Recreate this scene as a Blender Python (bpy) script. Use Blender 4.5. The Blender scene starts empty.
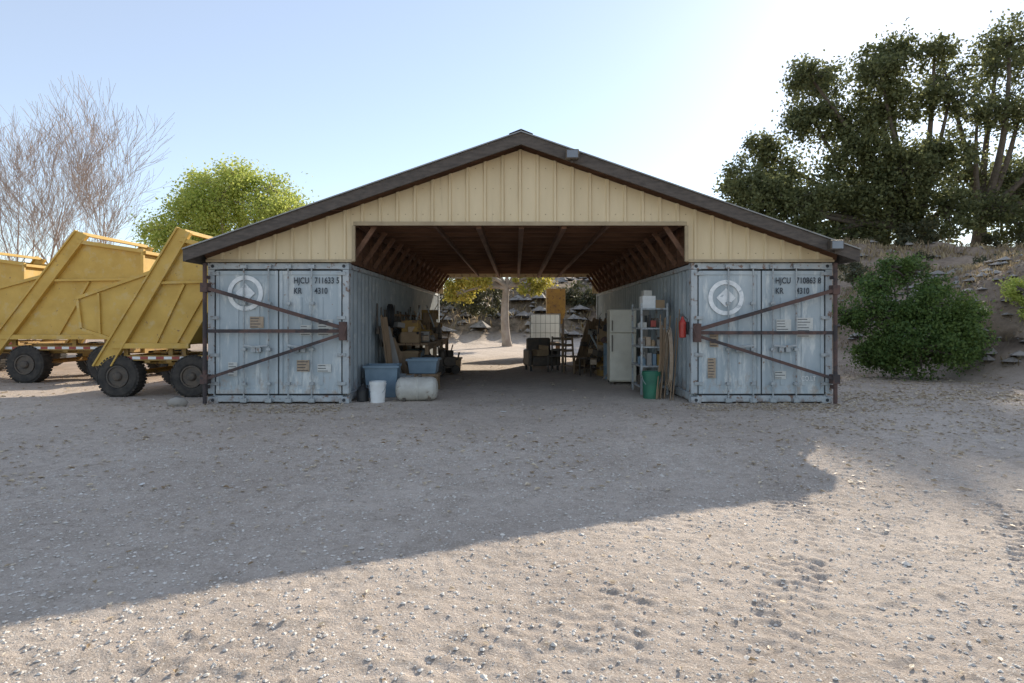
import bpy, math, random
import numpy as np
from mathutils import Vector, Matrix
random.seed(7)
rng = np.random.default_rng(11)
sc = bpy.context.scene
COL = sc.collection

# ------------------------------------------------------------------ materials
def new_mat(name):
    m = bpy.data.materials.new(name); m.use_nodes = True
    nt = m.node_tree; nt.nodes.clear()
    return m, nt, nt.nodes, nt.links

def pm(name, c1, c2=None, scale=3.0, rough=0.7, metal=0.0, bump=0.0, bscale=None,
       stretch=(1, 1, 1), c3=None, t3=0.6, s3=2.0, w3=0.06, c4=None, t4=0.62, s4=9.0, spec=0.5, detail=6, st3=(1,1,1), low=None):
    m, nt, N, L = new_mat(name)
    out = N.new('ShaderNodeOutputMaterial'); b = N.new('ShaderNodeBsdfPrincipled')
    L.new(b.outputs[0], out.inputs[0])
    b.inputs['Roughness'].default_value = rough; b.inputs['Metallic'].default_value = metal
    b.inputs['Specular IOR Level'].default_value = spec
    geo = N.new('ShaderNodeNewGeometry')
    def coords(st):
        mp = N.new('ShaderNodeMapping'); mp.inputs['Scale'].default_value = st
        L.new(geo.outputs['Position'], mp.inputs[0]); return mp.outputs[0]
    def noise(sc_, st, det=detail, r=0.6):
        n = N.new('ShaderNodeTexNoise'); n.inputs['Scale'].default_value = sc_
        n.inputs['Detail'].default_value = det; n.inputs['Roughness'].default_value = r
        L.new(coords(st), n.inputs['Vector']); return n.outputs[0]
    def ramp(src, a, b_):
        r = N.new('ShaderNodeMapRange'); r.inputs[1].default_value = a; r.inputs[2].default_value = b_
        L.new(src, r.inputs[0]); return r.outputs[0]
    def mix(f, a, b_):
        x = N.new('ShaderNodeMix'); x.data_type = 'RGBA'
        L.new(f, x.inputs[0])
        for i, v in ((6, a), (7, b_)):
            if isinstance(v, tuple): x.inputs[i].default_value = (*v, 1)
            else: L.new(v, x.inputs[i])
        return x.outputs[2]
    if c2 is None: c2 = tuple(v * 0.8 for v in c1)
    col = mix(ramp(noise(scale, stretch), 0.32, 0.68), c1, c2)
    if c3: col = mix(ramp(noise(s3, st3, 8, 0.68), t3, t3 + w3), col, c3)
    if c4: col = mix(ramp(noise(s4, (1, 1, 1), 6, 0.7), t4, t4 + 0.05), col, c4)
    if low:   # corrosion and splashed dirt that thickens towards the ground: (colour, z0, z1)
        sp = N.new('ShaderNodeSeparateXYZ'); L.new(geo.outputs['Position'], sp.inputs[0])
        g = N.new('ShaderNodeMapRange'); g.inputs[1].default_value = low[1]; g.inputs[2].default_value = low[2]; g.inputs[3].default_value = 0.24; g.inputs[4].default_value = 0.0
        L.new(sp.outputs[2], g.inputs[0])
        a = N.new('ShaderNodeMath'); a.operation = 'ADD'; L.new(g.outputs[0], a.inputs[0]); L.new(noise(6.0, (1,1,0.6), 8, 0.72), a.inputs[1])
        col = mix(ramp(a.outputs[0], 0.68, 0.86), col, low[0])
    L.new(col, b.inputs['Base Color'])
    if bump > 0:
        bp = N.new('ShaderNodeBump'); bp.inputs['Strength'].default_value = 1; bp.inputs['Distance'].default_value = bump
        L.new(noise(bscale or scale * 4, stretch), bp.inputs['Height']); L.new(bp.outputs[0], b.inputs['Normal'])
    return m

def leaf_mat(name, c1, c2, trans=0.45, big=0.35):
    m, nt, N, L = new_mat(name)
    out = N.new('ShaderNodeOutputMaterial')
    geo = N.new('ShaderNodeNewGeometry')
    ns = N.new('ShaderNodeTexNoise'); ns.inputs['Scale'].default_value = big; L.new(geo.outputs['Position'], ns.inputs['Vector'])
    ad = N.new('ShaderNodeMath'); ad.operation = 'ADD'; L.new(ns.outputs[0], ad.inputs[0]); 
    mu = N.new('ShaderNodeMath'); mu.operation = 'MULTIPLY'; mu.inputs[1].default_value = 0.7
    L.new(geo.outputs['Random Per Island'], mu.inputs[0]); L.new(mu.outputs[0], ad.inputs[1])
    mr = N.new('ShaderNodeMapRange'); mr.inputs[1].default_value = 0.45; mr.inputs[2].default_value = 1.2; L.new(ad.outputs[0], mr.inputs[0])
    mx = N.new('ShaderNodeMix'); mx.data_type = 'RGBA'; mx.inputs[6].default_value = (*c1, 1); mx.inputs[7].default_value = (*c2, 1)
    L.new(mr.outputs[0], mx.inputs[0])
    d = N.new('ShaderNodeBsdfPrincipled'); d.inputs['Roughness'].default_value = 0.55; d.inputs['Specular IOR Level'].default_value = 0.3
    L.new(mx.outputs[2], d.inputs['Base Color'])
    t = N.new('ShaderNodeBsdfTranslucent'); L.new(mx.outputs[2], t.inputs[0])
    ms = N.new('ShaderNodeMixShader'); ms.inputs[0].default_value = trans
    L.new(d.outputs[0], ms.inputs[1]); L.new(t.outputs[0], ms.inputs[2]); L.new(ms.outputs[0], out.inputs[0])
    return m

M = {}
M['siding'] = pm('cream_metal_siding', (0.70, 0.57, 0.36), (0.60, 0.48, 0.29), 2.2, 0.5, stretch=(1, 1, 0.25), c3=(0.44, 0.34, 0.20), t3=0.60, s3=3, w3=0.2, st3=(3,3,0.25))
M['trim'] = pm('beige_trim', (0.42, 0.33, 0.2), (0.3, 0.23, 0.14), 5, 0.6)
M['fascia'] = pm('weathered_fascia', (0.12, 0.10, 0.085), (0.065, 0.055, 0.048), 6, 0.9, stretch=(1, 1, 4), bump=0.004)
M['roofmetal'] = pm('roof_metal', (0.30, 0.30, 0.29), (0.2, 0.19, 0.18), 2, 0.45, metal=0.5)
M['wood'] = pm('old_brown_wood', (0.18, 0.09, 0.05), (0.09, 0.045, 0.025), 3, 0.85, stretch=(3, 0.4, 3), bump=0.003)
M['wood_x'] = pm('old_brown_joist', (0.22, 0.115, 0.062), (0.11, 0.055, 0.03), 3, 0.85, stretch=(0.4, 3, 3), bump=0.003)
M['plywood'] = pm('plywood_deck', (0.20, 0.105, 0.058), (0.12, 0.06, 0.034), 1.2, 0.9)
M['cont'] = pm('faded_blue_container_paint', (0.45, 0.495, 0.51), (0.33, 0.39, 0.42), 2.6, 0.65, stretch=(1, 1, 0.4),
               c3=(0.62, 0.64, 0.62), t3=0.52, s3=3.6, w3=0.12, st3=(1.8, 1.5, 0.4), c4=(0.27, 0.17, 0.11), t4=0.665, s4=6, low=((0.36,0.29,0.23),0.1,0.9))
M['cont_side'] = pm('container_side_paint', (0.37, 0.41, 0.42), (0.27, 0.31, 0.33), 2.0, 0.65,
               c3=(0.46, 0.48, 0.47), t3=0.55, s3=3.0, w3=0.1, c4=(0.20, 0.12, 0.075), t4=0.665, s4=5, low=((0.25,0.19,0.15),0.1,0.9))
M['cont_frame'] = pm('container_frame_paint', (0.33, 0.37, 0.39), (0.46, 0.48, 0.48), 5, 0.65, c3=(0.20, 0.125, 0.09), t3=0.56, s3=7, w3=0.05, low=((0.20,0.13,0.09),0.0,0.3))
M['rust'] = pm('rusty_steel', (0.085, 0.055, 0.05), (0.13, 0.075, 0.06), 9, 0.85, bump=0.002, c3=(0.055, 0.045, 0.045), t3=0.5)
M['gasket'] = pm('rubber_gasket', (0.04, 0.045, 0.05), None, 5, 0.8)
M['galv'] = pm('galvanised_rod', (0.40, 0.43, 0.44), (0.28, 0.30, 0.31), 12, 0.5, metal=0.2, c3=(0.18, 0.10, 0.06), t3=0.58, s3=12)
M['darktxt'] = pm('dark_lettering', (0.025, 0.03, 0.04), (0.05, 0.06, 0.07), 30, 0.8)
M['whitemark'] = pm('white_marking', (0.85, 0.86, 0.85), (0.66, 0.68, 0.68), 14, 0.7, c3=(0.42,0.46,0.48), t3=0.6, s3=12)
M['label'] = pm('label_white', (0.6, 0.6, 0.57), (0.5, 0.5, 0.46), 20, 0.7)
M['label_tan'] = pm('label_tan', (0.42, 0.33, 0.24), (0.3, 0.22, 0.15), 20, 0.7)
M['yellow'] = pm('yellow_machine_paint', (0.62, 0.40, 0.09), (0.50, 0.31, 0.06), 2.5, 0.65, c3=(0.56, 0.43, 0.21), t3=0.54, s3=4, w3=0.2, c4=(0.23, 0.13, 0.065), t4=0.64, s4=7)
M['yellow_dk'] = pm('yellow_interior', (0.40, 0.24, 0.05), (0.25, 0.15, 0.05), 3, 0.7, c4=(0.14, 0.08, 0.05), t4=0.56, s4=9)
M['tyre'] = pm('tyre_rubber', (0.022, 0.021, 0.02), (0.07, 0.06, 0.05), 8, 0.9, bump=0.003)
M['black'] = pm('black_plastic', (0.02, 0.02, 0.022), (0.035, 0.035, 0.035), 8, 0.5)
M['darkmetal'] = pm('dark_greasy_metal', (0.06, 0.054, 0.048), (0.12, 0.09, 0.065), 10, 0.6, metal=0.2)
M['white'] = pm('white_plastic', (0.78, 0.79, 0.78), (0.66, 0.66, 0.64), 6, 0.45)
M['tank'] = pm('dirty_white_tank', (0.52, 0.51, 0.46), (0.38, 0.36, 0.32), 5, 0.5, c3=(0.22, 0.17, 0.13), t3=0.58, s3=6, w3=0.1)
M['bluetub'] = pm('blue_plastic_tub', (0.20, 0.28, 0.35), (0.14, 0.21, 0.27), 5, 0.5)
M['green'] = pm('green_plastic', (0.03, 0.17, 0.10), (0.02, 0.11, 0.07), 5, 0.45)
M['red'] = pm('red_paint', (0.40, 0.03, 0.02), None, 5, 0.35)
M['redm'] = pm('faded_red', (0.36, 0.07, 0.05), None, 5, 0.6)
M['cream'] = pm('cream_board', (0.66, 0.62, 0.52), (0.54, 0.50, 0.41), 3, 0.6)
M['greyboard'] = pm('grey_board', (0.35, 0.33, 0.3), (0.22, 0.2, 0.18), 4, 0.8, stretch=(1, 1, 0.3))
M['tanwood'] = pm('tan_timber', (0.30, 0.20, 0.12), (0.18, 0.12, 0.07), 5, 0.8, stretch=(3, 3, 0.5), bump=0.002)
M['cardboard'] = pm('cardboard', (0.36, 0.25, 0.15), (0.28, 0.19, 0.11), 5, 0.9)
M['glass'] = pm('lamp_glass', (0.2, 0.22, 0.25), None, 5, 0.15)
M['bark'] = pm('oak_bark', (0.17, 0.14, 0.11), (0.09, 0.072, 0.056), 4, 0.95, bump=0.02)
M['palebark'] = pm('pale_bark', (0.42, 0.35, 0.28), (0.28, 0.22, 0.17), 3, 0.9, bump=0.01)
M['twig'] = pm('bare_twig_bark', (0.44, 0.34, 0.28), (0.31, 0.24, 0.19), 1.5, 0.9)
M['oakleaf'] = leaf_mat('oak_leaves', (0.080, 0.098, 0.042), (0.23, 0.24, 0.10), 0.48, 0.3)
M['limeleaf'] = leaf_mat('lime_green_leaves', (0.34, 0.42, 0.08), (0.58, 0.60, 0.17), 0.5, 0.5)
M['bushleaf'] = leaf_mat('bush_leaves', (0.06, 0.115, 0.03), (0.16, 0.22, 0.055), 0.4, 0.8)
M['yelleaf'] = leaf_mat('yellowing_leaves', (0.26, 0.28, 0.05), (0.52, 0.42, 0.09), 0.5, 0.5)
M['farleaf'] = leaf_mat('distant_leaves', (0.055, 0.065, 0.035), (0.14, 0.125, 0.06), 0.35, 0.1)
M['grass'] = leaf_mat('dry_grass_blades', (0.20, 0.145, 0.085), (0.46, 0.36, 0.21), 0.35, 0.5)
M['dryleaf'] = leaf_mat('dry_fallen_leaves', (0.28, 0.19, 0.10), (0.74, 0.64, 0.48), 0.15, 3.0)
M['stone'] = pm('pebble_stone', (0.76, 0.71, 0.63), (0.50, 0.46, 0.40), 6, 0.85)
M['rockm'] = pm('hill_rock', (0.36, 0.33, 0.29), (0.20, 0.175, 0.15), 2, 0.9, bump=0.03, c3=(0.12,0.10,0.085), t3=0.56, s3=2.5)
M['totep'] = leaf_mat('milky_tote_plastic', (0.75, 0.77, 0.76), (0.85, 0.86, 0.85), 0.6, 1.0)

def ground_mat():
    m, nt, N, L = new_mat('dusty_dirt')
    out = N.new('ShaderNodeOutputMaterial'); b = N.new('ShaderNodeBsdfPrincipled'); L.new(b.outputs[0], out.inputs[0])
    b.inputs['Roughness'].default_value = 0.95; b.inputs['Specular IOR Level'].default_value = 0.15
    geo = N.new('ShaderNodeNewGeometry')
    def noise(s, d=6, r=0.6):
        n = N.new('ShaderNodeTexNoise'); n.inputs['Scale'].default_value = s; n.inputs['Detail'].default_value = d
        n.inputs['Roughness'].default_value = r; L.new(geo.outputs['Position'], n.inputs['Vector']); return n.outputs[0]
    def mr(src, a, c):
        r = N.new('ShaderNodeMapRange'); r.inputs[1].default_value = a; r.inputs[2].default_value = c; L.new(src, r.inputs[0]); return r.outputs[0]
    def mix(f, a, c):
        x = N.new('ShaderNodeMix'); x.data_type = 'RGBA'; L.new(f, x.inputs[0])
        for i, v in ((6, a), (7, c)):
            if isinstance(v, tuple): x.inputs[i].default_value = (*v, 1)
            else: L.new(v, x.inputs[i])
        return x.outputs[2]
    col = mix(mr(noise(0.45, 6, 0.65), 0.38, 0.62), (0.65, 0.555, 0.465), (0.52, 0.435, 0.36))
    col = mix(mr(noise(2.6, 8, 0.72), 0.50, 0.70), col, (0.46, 0.385, 0.315))
    col = mix(mr(noise(9, 8, 0.78), 0.48, 0.77), col, (0.36, 0.295, 0.235))
    col = mix(mr(noise(70, 4, 0.7), 0.56, 0.63), col, (0.78, 0.71, 0.62))
    col = mix(mr(noise(45, 4, 0.7), 0.60, 0.68), col, (0.29, 0.24, 0.195))
    sep = N.new('ShaderNodeSeparateXYZ'); L.new(geo.outputs['Position'], sep.inputs[0])
    hz = mr(sep.outputs[2], 0.12, 0.8)
    col2 = mix(mr(noise(1.1, 8, 0.75), 0.40, 0.60), (0.31, 0.235, 0.16), (0.11, 0.085, 0.058))
    col = mix(hz, col, col2)
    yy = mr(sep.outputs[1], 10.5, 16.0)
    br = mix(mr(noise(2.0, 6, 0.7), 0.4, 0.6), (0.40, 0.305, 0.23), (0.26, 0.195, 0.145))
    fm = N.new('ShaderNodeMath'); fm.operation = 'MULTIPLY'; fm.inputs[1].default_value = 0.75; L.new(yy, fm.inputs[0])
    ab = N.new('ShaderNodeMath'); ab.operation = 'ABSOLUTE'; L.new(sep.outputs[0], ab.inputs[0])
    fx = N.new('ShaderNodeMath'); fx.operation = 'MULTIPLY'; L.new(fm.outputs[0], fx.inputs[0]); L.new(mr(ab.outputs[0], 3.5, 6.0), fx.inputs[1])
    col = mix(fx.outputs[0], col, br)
    L.new(col, b.inputs['Base Color'])
    add = N.new('ShaderNodeMath'); add.operation = 'ADD'
    mA = N.new('ShaderNodeMath'); mA.operation = 'MULTIPLY'; mA.inputs[1].default_value = 1.6; L.new(noise(18, 8, 0.78), mA.inputs[0])
    L.new(mA.outputs[0], add.inputs[0]); L.new(noise(80, 4, 0.7), add.inputs[1])
    bp = N.new('ShaderNodeBump'); bp.inputs['Distance'].default_value = 0.015; bp.inputs['Strength'].default_value = 1
    L.new(add.outputs[0], bp.inputs['Height']); L.new(bp.outputs[0], b.inputs['Normal'])
    return m
M['ground'] = ground_mat()

# ------------------------------------------------------------------ mesh helpers
class MB:
    def __init__(s): s.v = []; s.f = []; s.m = []; s.sm = []
    def add(s, vs, fs, mi=0, smooth=False):
        o = len(s.v); s.v += [tuple(v) for v in vs]
        for f in fs: s.f.append([i + o for i in f]); s.m.append(mi); s.sm.append(smooth)
    def box(s, x0, x1, y0, y1, z0, z1, mi=0):
        s.add([(x0,y0,z0),(x1,y0,z0),(x1,y1,z0),(x0,y1,z0),(x0,y0,z1),(x1,y0,z1),(x1,y1,z1),(x0,y1,z1)],
              [(0,3,2,1),(4,5,6,7),(0,1,5,4),(1,2,6,5),(2,3,7,6),(3,0,4,7)], mi)
    def obox(s, c, size, rot=(0,0,0), mi=0):
        R = Matrix.Rotation(rot[2],3,'Z') @ Matrix.Rotation(rot[1],3,'Y') @ Matrix.Rotation(rot[0],3,'X')
        h = [a/2 for a in size]; vs = []
        for z in (-1,1):
            for x,y in ((-1,-1),(1,-1),(1,1),(-1,1)):
                vs.append(tuple(R @ Vector((x*h[0],y*h[1],z*h[2])) + Vector(c)))
        s.add(vs, [(0,3,2,1),(4,5,6,7),(0,1,5,4),(1,2,6,5),(2,3,7,6),(3,0,4,7)], mi)
    def beam(s, a, b, w, h, mi=0):
        a = Vector(a); b = Vector(b); d = (b-a).normalized()
        up = Vector((0,0,1)) if abs(d.z) < 0.95 else Vector((0,1,0))
        sd = d.cross(up).normalized(); u = sd.cross(d)
        vs = []
        for p in (a,b):
            for i,j in ((-1,-1),(1,-1),(1,1),(-1,1)): vs.append(p + sd*(i*w/2) + u*(j*h/2))
        s.add(vs, [(0,3,2,1),(4,5,6,7),(0,1,5,4),(1,2,6,5),(2,3,7,6),(3,0,4,7)], mi)
    def tube(s, pts, rad, n=8, mi=0, cap=True, smooth=True):
        pts = [Vector(p) for p in pts]
        if not hasattr(rad, '__len__'): rad = [rad]*len(pts)
        d0 = (pts[1]-pts[0]).normalized()
        ref = Vector((0,0,1)) if abs(d0.z) < 0.9 else Vector((1,0,0))
        sd = d0.cross(ref).normalized(); vs = []
        for k,p in enumerate(pts):
            d = (pts[min(k+1,len(pts)-1)] - pts[max(k-1,0)]).normalized()
            sd = (sd - d*sd.dot(d)).normalized(); u = d.cross(sd)
            for i in range(n):
                a = 2*math.pi*i/n; vs.append(p + (sd*math.cos(a)+u*math.sin(a))*rad[k])
        fs = [(k*n+i, k*n+(i+1)%n, (k+1)*n+(i+1)%n, (k+1)*n+i) for k in range(len(pts)-1) for i in range(n)]
        s.add(vs, fs, mi, smooth)
        if cap:
            L = len(pts)-1
            s.add(vs[:n], [tuple(range(n))[::-1]], mi); s.add(vs[L*n:], [tuple(range(n))], mi)
    def prism(s, prof, y0, y1, mi=0, open_idx=()):
        n = len(prof); vs = [(x,y0,z) for x,z in prof]+[(x,y1,z) for x,z in prof]
        fs = [tuple(range(n)), tuple(range(n,2*n))[::-1]]
        for i in range(n):
            if i in open_idx: continue
            j = (i+1)%n; fs.append((i,i+n,j+n,j))
        s.add(vs, fs, mi)
    def disc_rings(s, c, axis, prof, n=24, mi=0, smooth=True):
        ax = Vector(axis).normalized(); c = Vector(c)
        ref = Vector((0,0,1)) if abs(ax.z) < 0.9 else Vector((1,0,0))
        sd = ax.cross(ref).normalized(); u = ax.cross(sd); vs = []
        for t,r in prof:
            r = max(r,0.001)
            for i in range(n):
                a = 2*math.pi*i/n; vs.append(c+ax*t+(sd*math.cos(a)+u*math.sin(a))*r)
        for k in range(len(prof)-1):
            s.add(vs[k*n:(k+2)*n], [(i,(i+1)%n,n+(i+1)%n,n+i) for i in range(n)], mi, smooth)
        s.add(vs[:n], [tuple(range(n))[::-1]], mi); s.add(vs[-n:], [tuple(range(n))], mi)
    def obj(s, name, mats, parent=None, bevel=0, loc=None):
        me = bpy.data.meshes.new(name); me.from_pydata([tuple(v) for v in s.v], [], s.f)
        for m in mats: me.materials.append(M[m] if isinstance(m,str) else m)
        me.polygons.foreach_set('material_index', s.m); me.polygons.foreach_set('use_smooth', s.sm)
        me.update()
        o = bpy.data.objects.new(name, me); COL.objects.link(o)
        if parent: o.parent = parent
        if loc: o.location = loc
        if bevel:
            b = o.modifiers.new('bevel','BEVEL'); b.width = bevel; b.segments = 2; b.limit_method = 'ANGLE'
        return o

def empty(name, loc=(0,0,0), rotz=0):
    e = bpy.data.objects.new(name, None); COL.objects.link(e); e.location = loc; e.rotation_euler = (0,0,rotz); return e

def np_mesh(name, verts, faces, mat, parent=None, smooth=False):
    me = bpy.data.meshes.new(name)
    nv, nf, k = len(verts), len(faces), faces.shape[1]
    me.vertices.add(nv); me.vertices.foreach_set('co', verts.astype(np.float32).ravel())
    me.loops.add(nf*k); me.loops.foreach_set('vertex_index', faces.astype(np.int32).ravel())
    me.polygons.add(nf); me.polygons.foreach_set('loop_start', np.arange(0, nf*k, k, dtype=np.int32))
    me.polygons.foreach_set('loop_total', np.full(nf, k, dtype=np.int32))
    me.polygons.foreach_set('use_smooth', np.full(nf, smooth))
    me.update(calc_edges=True); me.materials.append(M[mat])
    o = bpy.data.objects.new(name, me); COL.objects.link(o)
    if parent: o.parent = parent
    return o

# ------------------------------------------------------------------ terrain
TAB = rng.random((256,256))
def vn(x, y, s, seed=0):
    x = np.asarray(x)*s + seed*17.3; y = np.asarray(y)*s + seed*31.7
    a_ = 0.6+seed*1.1; x, y = x*math.cos(a_)-y*math.sin(a_), x*math.sin(a_)+y*math.cos(a_)
    xi = np.floor(x).astype(int); yi = np.floor(y).astype(int); fx = x-xi; fy = y-yi
    fx = fx*fx*(3-2*fx); fy = fy*fy*(3-2*fy)
    a = TAB[xi%256, yi%256]; b = TAB[(xi+1)%256, yi%256]; c = TAB[xi%256,(yi+1)%256]; d = TAB[(xi+1)%256,(yi+1)%256]
    return (a*(1-fx)+b*fx)*(1-fy) + (c*(1-fx)+d*fx)*fy - 0.5
def sm(t): t = np.clip(t,0,1); return t*t*(3-2*t)
TRACKS = [(1.0,2.3,0.55,0.84,0.05,1.0),(2.35,2.3,0.62,0.80,0.04,0.9),(-0.4,2.3,0.80,0.60,-0.03,0.4),(3.2,2.2,0.25,0.97,0.02,0.7),(0.3,2.2,0.35,0.94,0.03,0.7),(-2.5,5.2,0.97,0.2,0.01,0.5),(-2.5,6.9,0.98,0.12,0.01,0.5)]
def height(x, y):
    x = np.asarray(x, float); y = np.asarray(y, float)
    h1 = 2.6*sm((x-(11.0-0.13*(y-14)))/4.8)*sm((y-8)/5)
    h2 = 5.0*sm((y-31)/22)*sm((x+16)/14)
    rough = (h1+h2)
    h = h1+h2 + np.minimum(rough,1)*(vn(x,y,0.25,3)*1.5+vn(x,y,0.8,4)*0.7+vn(x,y,2.1,8)*0.3)
    ins = 1-0.75*(sm((y-10)/0.6)*sm((6-np.abs(x))/0.6)*sm((23-y)/1.0))
    near = 1-sm((y-14)/8)
    h = h + vn(x,y,0.6,1)*0.03*ins + vn(x,y,2.3,2)*0.011*ins
    fine = (vn(x,y,6,5)*0.007 + vn(x,y,14,6)*0.010 + vn(x,y,27,7)*0.012)*near*ins
    clod = np.clip(vn(x,y,19,13)-0.18,0,1)*0.06*near*ins*np.clip(0.5+vn(x,y,0.7,14)*2,0,1)
    t = 0
    for (ax,ay,dx,dy,cv,am) in TRACKS:
        rx = x-ax; ry = y-ay; v = rx*dx+ry*dy; u = rx*dy-ry*dx + cv*v*v + vn(v,0*v,0.5,9)*0.15
        au = np.abs(u); inside = 1-sm((au-0.14)/0.06)
        tread = np.clip(np.sin(2*math.pi*(v/0.10 + np.where(u>0,0.5,0) + au*2.6))*1.6,-1,1)
        w = 0.45+vn(x,y,1.1,12)*1.2+vn(x,y,4.0,15)*0.8
        t = t + am*(inside*(-0.006 + 0.011*tread)*np.clip(w,0,1) + np.exp(-((au-0.21)/0.05)**2)*0.008*np.clip(w+0.2,0,1))
    return h + fine + clod + t*near*(1-sm((y-9.5)/1))
def H(x,y): return float(height(x,y))

def growing(start, step, end, g=1.09):
    o = []; v = start
    while v < end: step *= g; v += step; o.append(v)
    return o
xs = np.array(sorted([-a for a in growing(5.5,0.025,900)]) + list(np.arange(-5.5,5.5001,0.020)) + growing(5.5,0.025,12) + growing(12,0.4,70,1.0) + growing(70,0.5,900))
ys = np.array(sorted([-(a-2.2)+2.2 for a in growing(2.2,0.05,400,1.25)]) + list(np.arange(2.2,6.6,0.015)) + growing(6.6,0.015,1200,1.018))
X, Y = np.meshgrid(xs, ys); Z = height(X, Y)
nx, ny = len(xs), len(ys)
idx = np.arange(nx*ny).reshape(ny,nx)
F = np.stack([idx[:-1,:-1],idx[:-1,1:],idx[1:,1:],idx[1:,:-1]],-1).reshape(-1,4)
print('ground', nx, ny)
np_mesh('ground', np.stack([X,Y,Z],-1).reshape(-1,3), F, 'ground', smooth=True)

# ------------------------------------------------------------------ scatter leaves & pebbles on the ground
def leaf_quads(P, size, flat=False, aspect=0.6, up=False):
    n = len(P)
    a = rng.normal(size=(n,3)); 
    if flat: a[:,2] *= 0.25
    if up: a[:,2] = np.abs(a[:,2])*1.5+1.6
    a /= np.linalg.norm(a,axis=1)[:,None]
    b = rng.normal(size=(n,3))
    if flat: b[:,2] *= 0.25
    b -= a*np.sum(a*b,1)[:,None]; b /= np.linalg.norm(b,axis=1)[:,None]
    s = (size*(0.6+0.8*rng.random(n)))[:,None]
    v = np.stack([P-a*s*0.5, P+b*s*0.5*aspect, P+a*s*0.5, P-b*s*0.5*aspect],1).reshape(-1,3)
    return v, np.arange(4*n).reshape(n,4)

def ground_pts(n, x0,x1,y0,y1, power=1.0):
    x = x0+(x1-x0)*rng.random(n); y = y0+(y1-y0)*rng.random(n)**power
    return x,y
px, py_ = [], []
for (n,a) in ((500,(-4,4,2.3,5)),(4200,(-9,8,5,10.2)),(6500,(5.8,16,9,19)),(1200,(-14,-5.6,8,16)),(250,(-2.8,2.9,10.3,22)),(3200,(4,10,7.5,12)),(600,(-5.5,-2.8,9.3,10.2)),(600,(2.8,5.7,9.3,10.2))):
    x,y = ground_pts(n,*a); px.append(x); py_.append(y)
x = np.concatenate(px); y = np.concatenate(py_)
k = (vn(x,y,0.8,21)+0.5+rng.random(len(x))*0.7) > 0.62
x, y = x[k], y[k]
n = len(x); ang = rng.random(n)*6.283; sz = np.where(y>10.5,0.075,np.where(y<5,0.036,0.055))*(0.5+0.8*rng.random(n))
lp = np.array([(-0.5,0,0.0),(-0.15,0.26,0.10),(0.2,0.2,0.12),(0.5,0,0.03),(0.2,-0.22,0.13),(-0.2,-0.24,0.08)])
lv = lp[None]*sz[:,None,None]*np.stack([np.ones(n),0.7+0.6*rng.random(n),0.3+2.2*rng.random(n)],1)[:,None,:]
lx = lv[:,:,0]*np.cos(ang)[:,None]-lv[:,:,1]*np.sin(ang)[:,None]+x[:,None]; ly = lv[:,:,0]*np.sin(ang)[:,None]+lv[:,:,1]*np.cos(ang)[:,None]+y[:,None]
lz = lv[:,:,2]+(height(x,y)+0.007)[:,None]
np_mesh('fallen_leaves', np.stack([lx,ly,lz],-1).reshape(-1,3), ((np.arange(n)*6)[:,None,None]+np.array([(0,1,2,3),(0,3,4,5)])[None]).reshape(-1,4), 'dryleaf')
base = np.array([(1,0,0),(0.3,0.9,0),(-0.8,0.6,0),(-0.8,-0.6,0),(0.3,-0.95,0),(0.15,0.1,0.5),(0,0,-0.6)],float)
tf = np.array([(0,1,5),(1,2,5),(2,3,5),(3,4,5),(4,0,5)])
def stones(name, x, y, r, mat, sink=0.15):
    n = len(x); ang = rng.random(n)*6.28; c,s_ = np.cos(ang),np.sin(ang)
    bv = base[None]*(0.7+0.6*rng.random((n,7,1)))*r[:,None,None]
    vx = bv[:,:,0]*c[:,None]-bv[:,:,1]*s_[:,None]; vy = bv[:,:,0]*s_[:,None]+bv[:,:,1]*c[:,None]
    V = np.stack([vx+x[:,None], vy+y[:,None], bv[:,:,2]+(height(x,y)+r*sink)[:,None]],-1).reshape(-1,3)
    np_mesh(name, V, ((np.arange(n)*7)[:,None,None]+tf[None]).reshape(-1,3), mat)
x1_,y1_ = ground_pts(26000,-4.5,4.8,2.2,7,1.3); x2_,y2_ = ground_pts(12000,-10,10,6,11)
x = np.concatenate([x1_,x2_]); y = np.concatenate([y1_,y2_]); n = len(x)
stones('pebbles', x, y, 0.003+0.011*rng.random(n)**3 + (rng.random(n)>0.997)*0.014, 'stone')
x,y = ground_pts(1700,6,70,12,75); k = height(x,y)>0.5; x,y = x[k],y[k]
stones('hillside_rocks', x, y, 0.08+0.55*rng.random(len(x))**3, 'rockm', 0.2)
x,y = ground_pts(1200,10.5,18,13,22); k = height(x,y)>0.4; x,y = x[k],y[k]
stones('bank_stones', x, y, 0.03+0.22*rng.random(len(x))**3, 'rockm', 0.2)
x,y = ground_pts(900,-12,14,34,60); k = height(x,y)>0.4; x,y = x[k],y[k]
stones('hillside_rocks', x, y, 0.1+0.7*rng.random(len(x))**3, 'rockm', 0.2)
xa_,ya_ = ground_pts(60000,7,60,13,80); xb_,yb_ = ground_pts(7000,-14,14,33,60); xc_,yc_ = ground_pts(16000,9,22,12,24)
x = np.concatenate([xa_,xb_,xc_]); y = np.concatenate([ya_,yb_,yc_]); hh = height(x,y)
k = (hh>0.35)&(vn(x,y,0.35,33)+0.5+rng.random(len(x))*0.4>0.62); x,y,hh = x[k],y[k],hh[k]
sz = np.where(y<26,0.22,0.55)
v,f = leaf_quads(np.stack([x,y,hh+sz*0.35],1), sz, aspect=0.16, up=True)
np_mesh('dry_grass', v, f, 'grass')
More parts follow.
